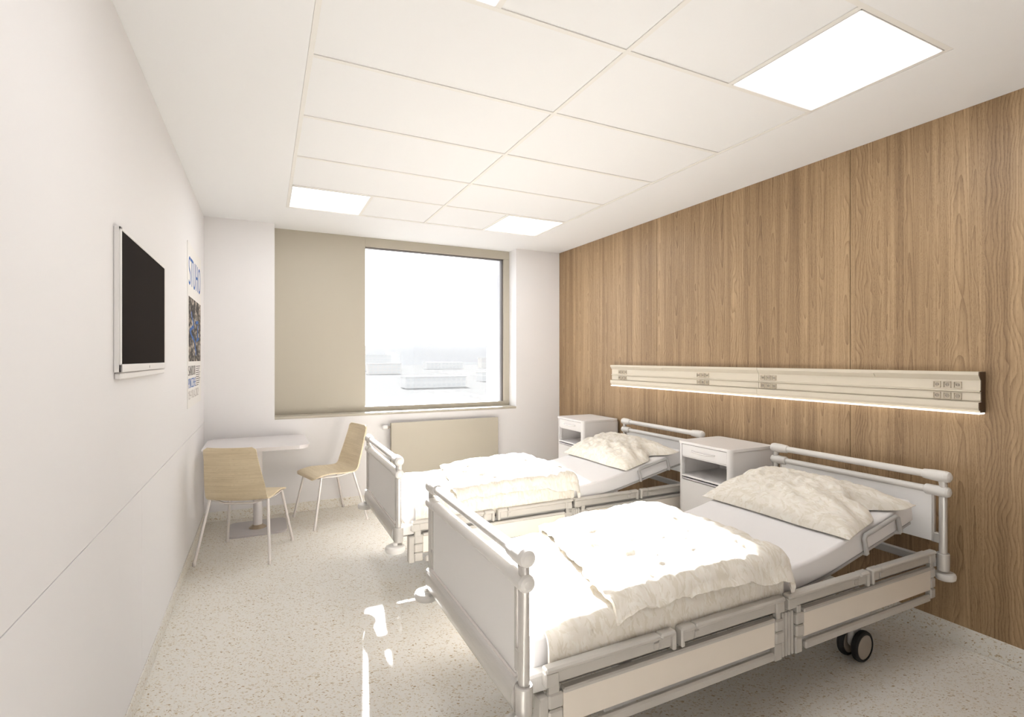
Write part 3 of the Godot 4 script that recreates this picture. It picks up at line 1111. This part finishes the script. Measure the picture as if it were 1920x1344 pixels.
# ------------------------------------------------------------------ bedside cabinets
func build_cabinets():
	# own axes: front faces -x, origin at the middle of the floor print
	var t := thing("bedside_cabinet", "white bedside cabinet with open shelf, standing between the two beds", "cabinet", Vector3.ZERO, 0.0, "bedside cabinets")
	var hx := 0.21
	var hz := 0.238
	var b := MB.new()
	b.b6(-hx + 0.03, hx, 0.09, 0.855, -hz, -hz + 0.016, 0.002)
	b.b6(-hx + 0.03, hx, 0.09, 0.855, hz - 0.016, hz, 0.002)
	b.b6(hx - 0.012, hx - 0.002, 0.09, 0.855, -hz, hz, 0.002)
	b.b6(-hx + 0.01, hx, 0.09, 0.11, -hz + 0.01, hz - 0.01, 0.002)
	b.b6(-hx + 0.01, hx, 0.757, 0.767, -hz + 0.01, hz - 0.01, 0.001)
	obj("carcass", b, M.white, t)
	# rounded front edges
	for s in [-1.0, 1.0]:
		b = MB.new()
		var p := PackedVector2Array([Vector2(0.034, 0.0), Vector2(0.034, 0.034)])
		for k in 7:
			var a := PI / 2 + PI / 2 * k / 6.0
			p.append(Vector2(0.030 + cos(a) * 0.030, 0.004 + sin(a) * 0.030))
		p.append(Vector2(0.0, 0.0))
		b.prism(p, Vector3(-hx, 0.09 if s > 0 else 0.855, s * (hz - 0.034)), Vector3.RIGHT, Vector3(0, 0, s), -0.765 if s > 0 else -0.765)
		obj("corner_post", b, M.white, t)
	b = MB.new()
	b.prism(round_rect(2 * hx + 0.012, 2 * hz + 0.012, 0.032), Vector3(0, 0.856, 0), Vector3.RIGHT, Vector3.BACK, -0.018)
	obj("top", b, M.white, t)
	var dr := bx("drawer", t, M.white, -hx + 0.001, -hx + 0.30, 0.768, 0.852, -hz + 0.036, hz - 0.036, 0.002)
	b = MB.new()
	var pts := []
	for k in 13:
		var f := k / 12.0
		pts.append(Vector3(-hx - 0.002 - 0.020 * pow(sin(PI * f), 0.7), 0.812 - 0.006 * sin(PI * f), -0.105 + 0.21 * f))
	b.tube(pts, 0.0045, 8)
	obj("handle", b, M.chrome, dr)
	bx("shelf", t, M.white, -hx + 0.003, hx - 0.012, 0.616, 0.630, -hz + 0.016, hz - 0.016, 0.002)
	var door := bx("door", t, M.white, -hx + 0.001, -hx + 0.018, 0.115, 0.594, -hz + 0.020, hz - 0.036, 0.002)
	bx("grip_rail", door, M.plate, -hx - 0.006, -hx + 0.010, 0.598, 0.609, -hz + 0.036, hz - 0.036, 0.003)
	bx("back_rail", t, M.plate, hx + 0.0, hx + 0.012, 0.60, 0.845, -hz + 0.01, hz - 0.01, 0.002)
	for x in [-0.15, 0.15]:
		for z in [-0.18, 0.18]:
			b = MB.new()
			b.cyl(Vector3(x, 0.03, z - 0.012), Vector3(x, 0.03, z + 0.012), 0.03, 16)
			b.cyl(Vector3(x, 0.03, z), Vector3(x, 0.09, z), 0.008, 8)
			obj("castor_wheel", b, M.tyre, t)
	t.position = Vector3(2.99, 0, -2.645)
	copy_of(t, "bedside_cabinet", "white bedside cabinet with open shelf, in the corner between window wall and bed", Vector3(2.99, 0, -4.392))

# ------------------------------------------------------------------ supply units above the beds
func build_supply_units():
	var xf := WR - 0.062    # most forward face
	for u in [[2.519, 4.235, [4.062, 3.035], 3.78, 3.49, "long cream wall-mounted medical supply unit, the part closer to the window"], [1.255, 2.516, [2.439, 1.395], 2.13, 1.74, "long cream wall-mounted medical supply unit, the part away from the window"]]:
		var d0: float = u[0]
		var d1: float = u[1]
		var t := thing("medical_supply_unit", u[5], "wall unit", Vector3(WR, 1.0, -(d0 + d1) / 2), 0.0, "medical supply units over the beds")
		var hl := (d1 - d0) / 2
		# section: x out from the wall (negative), y
		var p := PackedVector2Array([Vector2(0, 0.213), Vector2(-0.046, 0.213), Vector2(-0.046, 0.222), Vector2(-0.058, 0.224), Vector2(-0.062, 0.236), Vector2(-0.062, 0.263), Vector2(-0.047, 0.263), Vector2(-0.036, 0.266), Vector2(-0.036, 0.270), Vector2(-0.041, 0.270), Vector2(-0.041, 0.310), Vector2(-0.036, 0.311), Vector2(-0.036, 0.314), Vector2(-0.049, 0.315), Vector2(-0.049, 0.320), Vector2(-0.041, 0.323), Vector2(-0.041, 0.372), Vector2(-0.044, 0.374), Vector2(-0.061, 0.398), Vector2(-0.062, 0.400), Vector2(-0.062, 0.415), Vector2(0, 0.415)])
		var b := MB.new()
		b.prism(p, Vector3(0, 0, -hl + 0.004), Vector3.RIGHT, Vector3.UP, 2 * hl - 0.008)
		obj("profile_body", b, M.unit, t)
		for e in [-1.0, 1.0]:
			b = MB.new()
			b.prism(p, Vector3(0, 0, e * hl - (0.004 if e > 0 else 0.0)), Vector3.RIGHT, Vector3.UP, 0.004)
			var is_end: bool = (e > 0 and d0 < 2.0) or (e < 0 and d1 > 4.0)
			obj("end_cap", b, M.unit_end if is_end and e > 0 else M.unit, t)
		# light strip under the lower lip
		var ls := bx("light_strip", t, M.strip, -0.058, -0.002, 0.204, 0.2125, -hl + 0.002, hl - 0.002, 0.001)
		var al := AreaLight3D.new()
		al.name = "strip_glow"
		al.area_size = Vector2(0.05, 2 * hl - 0.02)
		al.rotation_degrees = Vector3(-90, 0, 0)
		al.position = Vector3(-0.03, 0.202, 0)
		al.light_color = Color(1.0, 0.97, 0.93)
		al.light_energy = 0.012
		al.shadow_enabled = true
		t.add_child(al)
		# cover strip set in the upper slope
		b = MB.new()
		var za: float = (d0 + d1) / 2 - u[3]
		var zb: float = (d0 + d1) / 2 - u[4]
		b.xf = Transform3D(Basis(Vector3(0, 0, 1), 0.616), Vector3(-0.0535, 0.387, 0))
		b.b6(-0.003, 0.002, -0.012, 0.013, za, zb, 0.001)
		obj("cover_strip", b, M.unit, t)
		for g in u[2]:
			for r in 2:
				for c in 3:
					var z: float = (d0 + d1) / 2 - (g + (c - 1) * 0.0445)
					var y: float = 0.346 if r == 0 else 0.289
					var s := MB.new()
					s.b6(-0.0475, -0.0395, y - 0.0165, y + 0.0165, z - 0.0165, z - 0.0135, 0.0006)
					s.b6(-0.0475, -0.0395, y - 0.0165, y + 0.0165, z + 0.0135, z + 0.0165, 0.0006)
					s.b6(-0.0475, -0.0395, y + 0.0135, y + 0.0165, z - 0.0165, z + 0.0165, 0.0006)
					s.b6(-0.0475, -0.0395, y - 0.0165, y - 0.0135, z - 0.0165, z + 0.0165, 0.0006)
					var so := obj("socket", s, M.socket, t)
					s = MB.new()
					if r == 0:
						s.lathe(Vector3(-0.0405, y, z), Vector3(-1, 0, 0), [[0.0075, 0.0], [0.0075, 0.004], [0.0055, 0.004], [0.0055, 0.0]], 14)
						s.b6(-0.0435, -0.0405, y - 0.0012, y + 0.0012, z - 0.004, z + 0.004)
					else:
						s.lathe(Vector3(-0.0405, y, z), Vector3(-1, 0, 0), [[0.0085, 0.0], [0.0085, 0.004], [0.0065, 0.004], [0.0065, 0.0]], 14)
						s.b6(-0.0435, -0.0405, y - 0.004, y + 0.004, z - 0.0012, z + 0.0012)
					obj("socket_insert", s, M.hub, so)

# ------------------------------------------------------------------ table and chairs
func make_chair(label: String, at: Vector3, turn: float) -> Node3D:
	# faces -z
	var t := thing("side_chair", label, "chair", at, turn, "plywood chairs")
	var prof := [Vector2(-0.235, 0.418), Vector2(-0.225, 0.434), Vector2(-0.20, 0.444), Vector2(-0.15, 0.449), Vector2(-0.05, 0.447), Vector2(0.05, 0.441), Vector2(0.11, 0.440), Vector2(0.150, 0.447), Vector2(0.178, 0.468), Vector2(0.195, 0.50), Vector2(0.215, 0.56), Vector2(0.240, 0.64), Vector2(0.262, 0.72), Vector2(0.282, 0.79), Vector2(0.292, 0.835), Vector2(0.294, 0.848)]
	var G := []; var U := []
	# resample
	var cv := Curve2D.new()
	for q in prof: cv.add_point(q)
	var L := cv.get_baked_length()
	var nu := 48
	for i in nu + 1:
		var f := float(i) / nu
		var c := cv.sample_baked(f * L, true)
		var up := smoothstep(0.42, 0.60, f)
		var hw := lerpf(0.215, 0.180, smoothstep(0.52, 1.0, f))
		# rounded corners at the front and at the top
		var d0 := f * L
		var d1 := (1.0 - f) * L
		if d0 < 0.05: hw -= 0.05 - sqrt(maxf(0.0, 0.05 * 0.05 - pow(0.05 - d0, 2.0)))
		if d1 < 0.028: hw -= 0.028 - sqrt(maxf(0.0, 0.028 * 0.028 - pow(0.028 - d1, 2.0)))
		var row := []; var ur := []
		for j in 13:
			var v := -1.0 + j / 6.0
			var y := c.y + (1.0 - up) * 0.014 * v * v * smoothstep(0.05, 0.2, f)
			var z := c.x - up * 0.020 * v * v
			row.append(Vector3(v * hw, y, z)); ur.append(Vector2(v * hw * 1.2, f * 1.15))
		row.reverse(); ur.reverse()
		G.append(row); U.append(ur)
	var b := MB.new()
	b.shell(G, 0.011, U)
	obj("seat_shell", b, M.birch, t)
	var feet := [Vector3(-0.255, 0, -0.235), Vector3(0.255, 0, -0.235), Vector3(-0.262, 0, 0.245), Vector3(0.262, 0, 0.245)]
	var tops := [Vector3(-0.198, 0.432, -0.155), Vector3(0.198, 0.432, -0.155), Vector3(-0.205, 0.445, 0.135), Vector3(0.205, 0.445, 0.135)]
	for k in 4:
		b = MB.new()
		b.tube([feet[k] + Vector3(0, 0.012, 0), tops[k]], 0.0105, 12)
		var leg := obj("leg", b, M.chrome, t)
		b = MB.new()
		b.cyl(feet[k], feet[k] + Vector3(0, 0.022, 0) + (tops[k] - feet[k]).normalized() * 0.004, 0.0125, 12)
		obj("glide", b, M.chrome, leg)
	for k in [0, 2]:
		b = MB.new()
		b.tube([tops[k], tops[k] + Vector3(0.06, -0.016, 0), Vector3(-0.10, 0.412, tops[k].z), Vector3(0.10, 0.412, tops[k].z), tops[k + 1] + Vector3(-0.06, -0.016, 0), tops[k + 1]], 0.008, 10)
		obj("cross_bar", b, M.chrome, t)
	for k in [0, 1]:
		b = MB.new()
		b.tube([tops[k], (tops[k] + tops[k + 2]) / 2 + Vector3(0, -0.012, 0), tops[k + 2]], 0.008, 10)
		obj("side_bar", b, M.chrome, t)
	return t

func build_table_and_chairs():
	var t := thing("table", "small white pedestal table with rounded corners beside the white wall", "table", Vector3(-0.052, 0, -4.97))
	var b := MB.new()
	var W := 0.80
	var D := 0.68
	b.prism(round_rect(W, D, 0.10, 8), Vector3(0, 0.742, 0), Vector3.RIGHT, Vector3.BACK, -0.010)
	b.prism(round_rect(W - 0.012, D - 0.012, 0.095, 8), Vector3(0, 0.722, 0), Vector3.RIGHT, Vector3.BACK, -0.022)
	obj("table_top", b, M.lilac, t)
	b = MB.new()
	b.cyl(Vector3(0, 0.012, 0), Vector3(0, 0.725, 0), 0.036, 24)
	obj("column", b, M.lilac, t)
	b = MB.new()
	b.lathe(Vector3(0, 0.012, 0), Vector3.UP, [[0.0, 0.0], [0.072, 0.0], [0.070, 0.004], [0.052, 0.016], [0.040, 0.026], [0.036, 0.027]], 28)
	obj("collar", b, M.brass, t)
	b = MB.new()
	b.prism(round_rect(0.46, 0.42, 0.07, 8), Vector3(0, 0.0, 0), Vector3.RIGHT, Vector3.BACK, -0.013)
	obj("base_plate", b, M.plate, t)
	make_chair("birch plywood chair with its back turned to the room, at the white table", Vector3(-0.118, 0, -4.395), deg_to_rad(-21.7))
	make_chair("birch plywood chair standing sideways between the white table and the radiator", Vector3(0.545, 0, -4.995), deg_to_rad(106.0))

# ------------------------------------------------------------------ radiator, screen, poster
func text_part(parent: Node3D, called: String, words: String, m: Material, at: Vector3, size: Vector2):
	var tm := TextMesh.new()
	var f := SystemFont.new()
	f.font_names = PackedStringArray(["Droid Sans"])
	tm.font = f
	tm.font_size = 64
	tm.pixel_size = 0.01
	tm.depth = 0.02
	tm.text = words
	tm.horizontal_alignment = HORIZONTAL_ALIGNMENT_LEFT
	tm.vertical_alignment = VERTICAL_ALIGNMENT_BOTTOM
	var bb := tm.get_aabb()
	var o := MeshInstance3D.new()
	o.name = called
	o.mesh = tm
	o.material_override = m
	# lettering lies on the sheet, reading along -z towards the window
	var sx := size.x / maxf(bb.size.x, 0.001)
	var sy := size.y / maxf(bb.size.y, 0.001)
	o.basis = Basis(Vector3(0, 0, -1) * sx, Vector3(0, 1, 0) * sy, Vector3(1, 0, 0) * 0.04)
	o.position = at - o.basis * Vector3(bb.position.x, bb.position.y, bb.position.z)
	parent.add_child(o, true)

func build_wall_things():
	# radiator
	var t := thing("radiator", "flat beige panel radiator below the window", "radiator", Vector3(1.766, 0, -5.27))
	bx("front_panel", t, M.beige, -0.600, 0.600, 0.225, 0.822, 0.028, 0.044, 0.004)
	bx("rear_panel", t, M.beige, -0.595, 0.595, 0.235, 0.812, -0.030, -0.016, 0.003)
	bx("top_grille", t, M.beige, -0.596, 0.596, 0.806, 0.816, -0.026, 0.028, 0.002)
	for s in [-1.0, 1.0]:
		bx("side_cover", t, M.beige, s * 0.592 - 0.004, s * 0.592 + 0.004, 0.23, 0.814, -0.026, 0.030, 0.001)
	for x in [-0.35, 0.35]:
		bx("wall_bracket", t, M.chassis, x - 0.02, x + 0.02, 0.30, 0.75, -0.063, -0.028, 0.002)
	var b := MB.new()
	b.lathe(Vector3(-0.600, 0.775, 0.0), Vector3(-1, 0, 0), [[0.0, 0.0], [0.011, 0.0], [0.011, 0.014], [0.017, 0.016], [0.017, 0.030], [0.0, 0.030]], 18)
	obj("valve_body", b, M.hub, t)
	b = MB.new()
	b.lathe(Vector3(-0.630, 0.775, 0.0), Vector3(-1, 0, 0), [[0.0, 0.0], [0.021, 0.0], [0.0225, 0.004], [0.0225, 0.036], [0.019, 0.048], [0.010, 0.054], [0.0, 0.055]], 20)
	obj("thermostat_knob", b, M.white, t)
	# screen on the left wall
	t = thing("wall_screen", "switched-off black screen in a thin white frame on the white wall", "television", Vector3(WL, 1.43, -2.735))
	var hw := 0.457
	b = MB.new()
	b.b6(0.0, 0.018, 0.0, 0.53, -hw, hw, 0.003)
	b.b6(0.016, 0.024, 0.0, 0.030, -hw, hw, 0.002)
	b.b6(0.016, 0.024, 0.518, 0.53, -hw, hw, 0.002)
	b.b6(0.016, 0.024, 0.0, 0.53, -hw, -hw + 0.012, 0.002)
	b.b6(0.016, 0.024, 0.0, 0.53, hw - 0.012, hw, 0.002)
	obj("frame", b, M.white, t)
	bx("display_face", t, M.screen, 0.017, 0.0215, 0.029, 0.519, -hw + 0.011, hw - 0.011, 0.0)
	bx("lower_lip", t, M.white, 0.0, 0.020, -0.026, -0.002, -hw, hw - 0.01, 0.004)
	b = MB.new()
	b.lathe(Vector3(0.0235, 0.015, -0.05), Vector3(1, 0, 0), [[0.006, 0.0], [0.006, 0.0015], [0.0, 0.0015]], 14)
	obj("power_mark", b, M.plate, t)
	# poster
	t = thing("poster", "tall white exhibition poster with dark picture and blue lettering in the corner", "poster", Vector3(WL, 1.125, -4.655))
	bx("sheet", t, M.paper, 0.0005, 0.0030, 0.0, 1.19, -0.425, 0.425, 0.0)
	var art := MB.new()
	var x := 0.0036
	var pa := [Vector3(x, 0.335, 0.375), Vector3(x, 0.335, -0.375), Vector3(x, 0.805, -0.375), Vector3(x, 0.805, 0.375)]
	var uv := [Vector2(0, 1), Vector2(1, 1), Vector2(1, 0), Vector2(0, 0)]
	for q in [[0, 2, 1], [0, 3, 2]]:
		for k in q: art.v(pa[k], Vector3.RIGHT, uv[k])
	obj("picture_print", art, M.print_art, t)
	text_part(t, "lettering", "STUHO", M.ink_blue, Vector3(0.0032, 0.885, 0.365), Vector2(0.72, 0.21))
	text_part(t, "lettering", "SANDOR", M.ink, Vector3(0.0032, 0.232, 0.385), Vector2(0.40, 0.070))
	text_part(t, "lettering", "PINCZEHE", M.ink_blue, Vector3(0.0032, 0.142, 0.385), Vector2(0.42, 0.068))
	text_part(t, "lettering", "19-10.4.202", M.ink_pale, Vector3(0.0032, 0.060, 0.385), Vector2(0.60, 0.062))
	for k in 10:
		bx("text_line", t, M.ink, 0.003, 0.0036, 0.291 - k * 0.0165, 0.296 - k * 0.0165, -0.345 + (0.12 if k == 9 else 0.03 * (k % 3)), -0.06, 0.0)
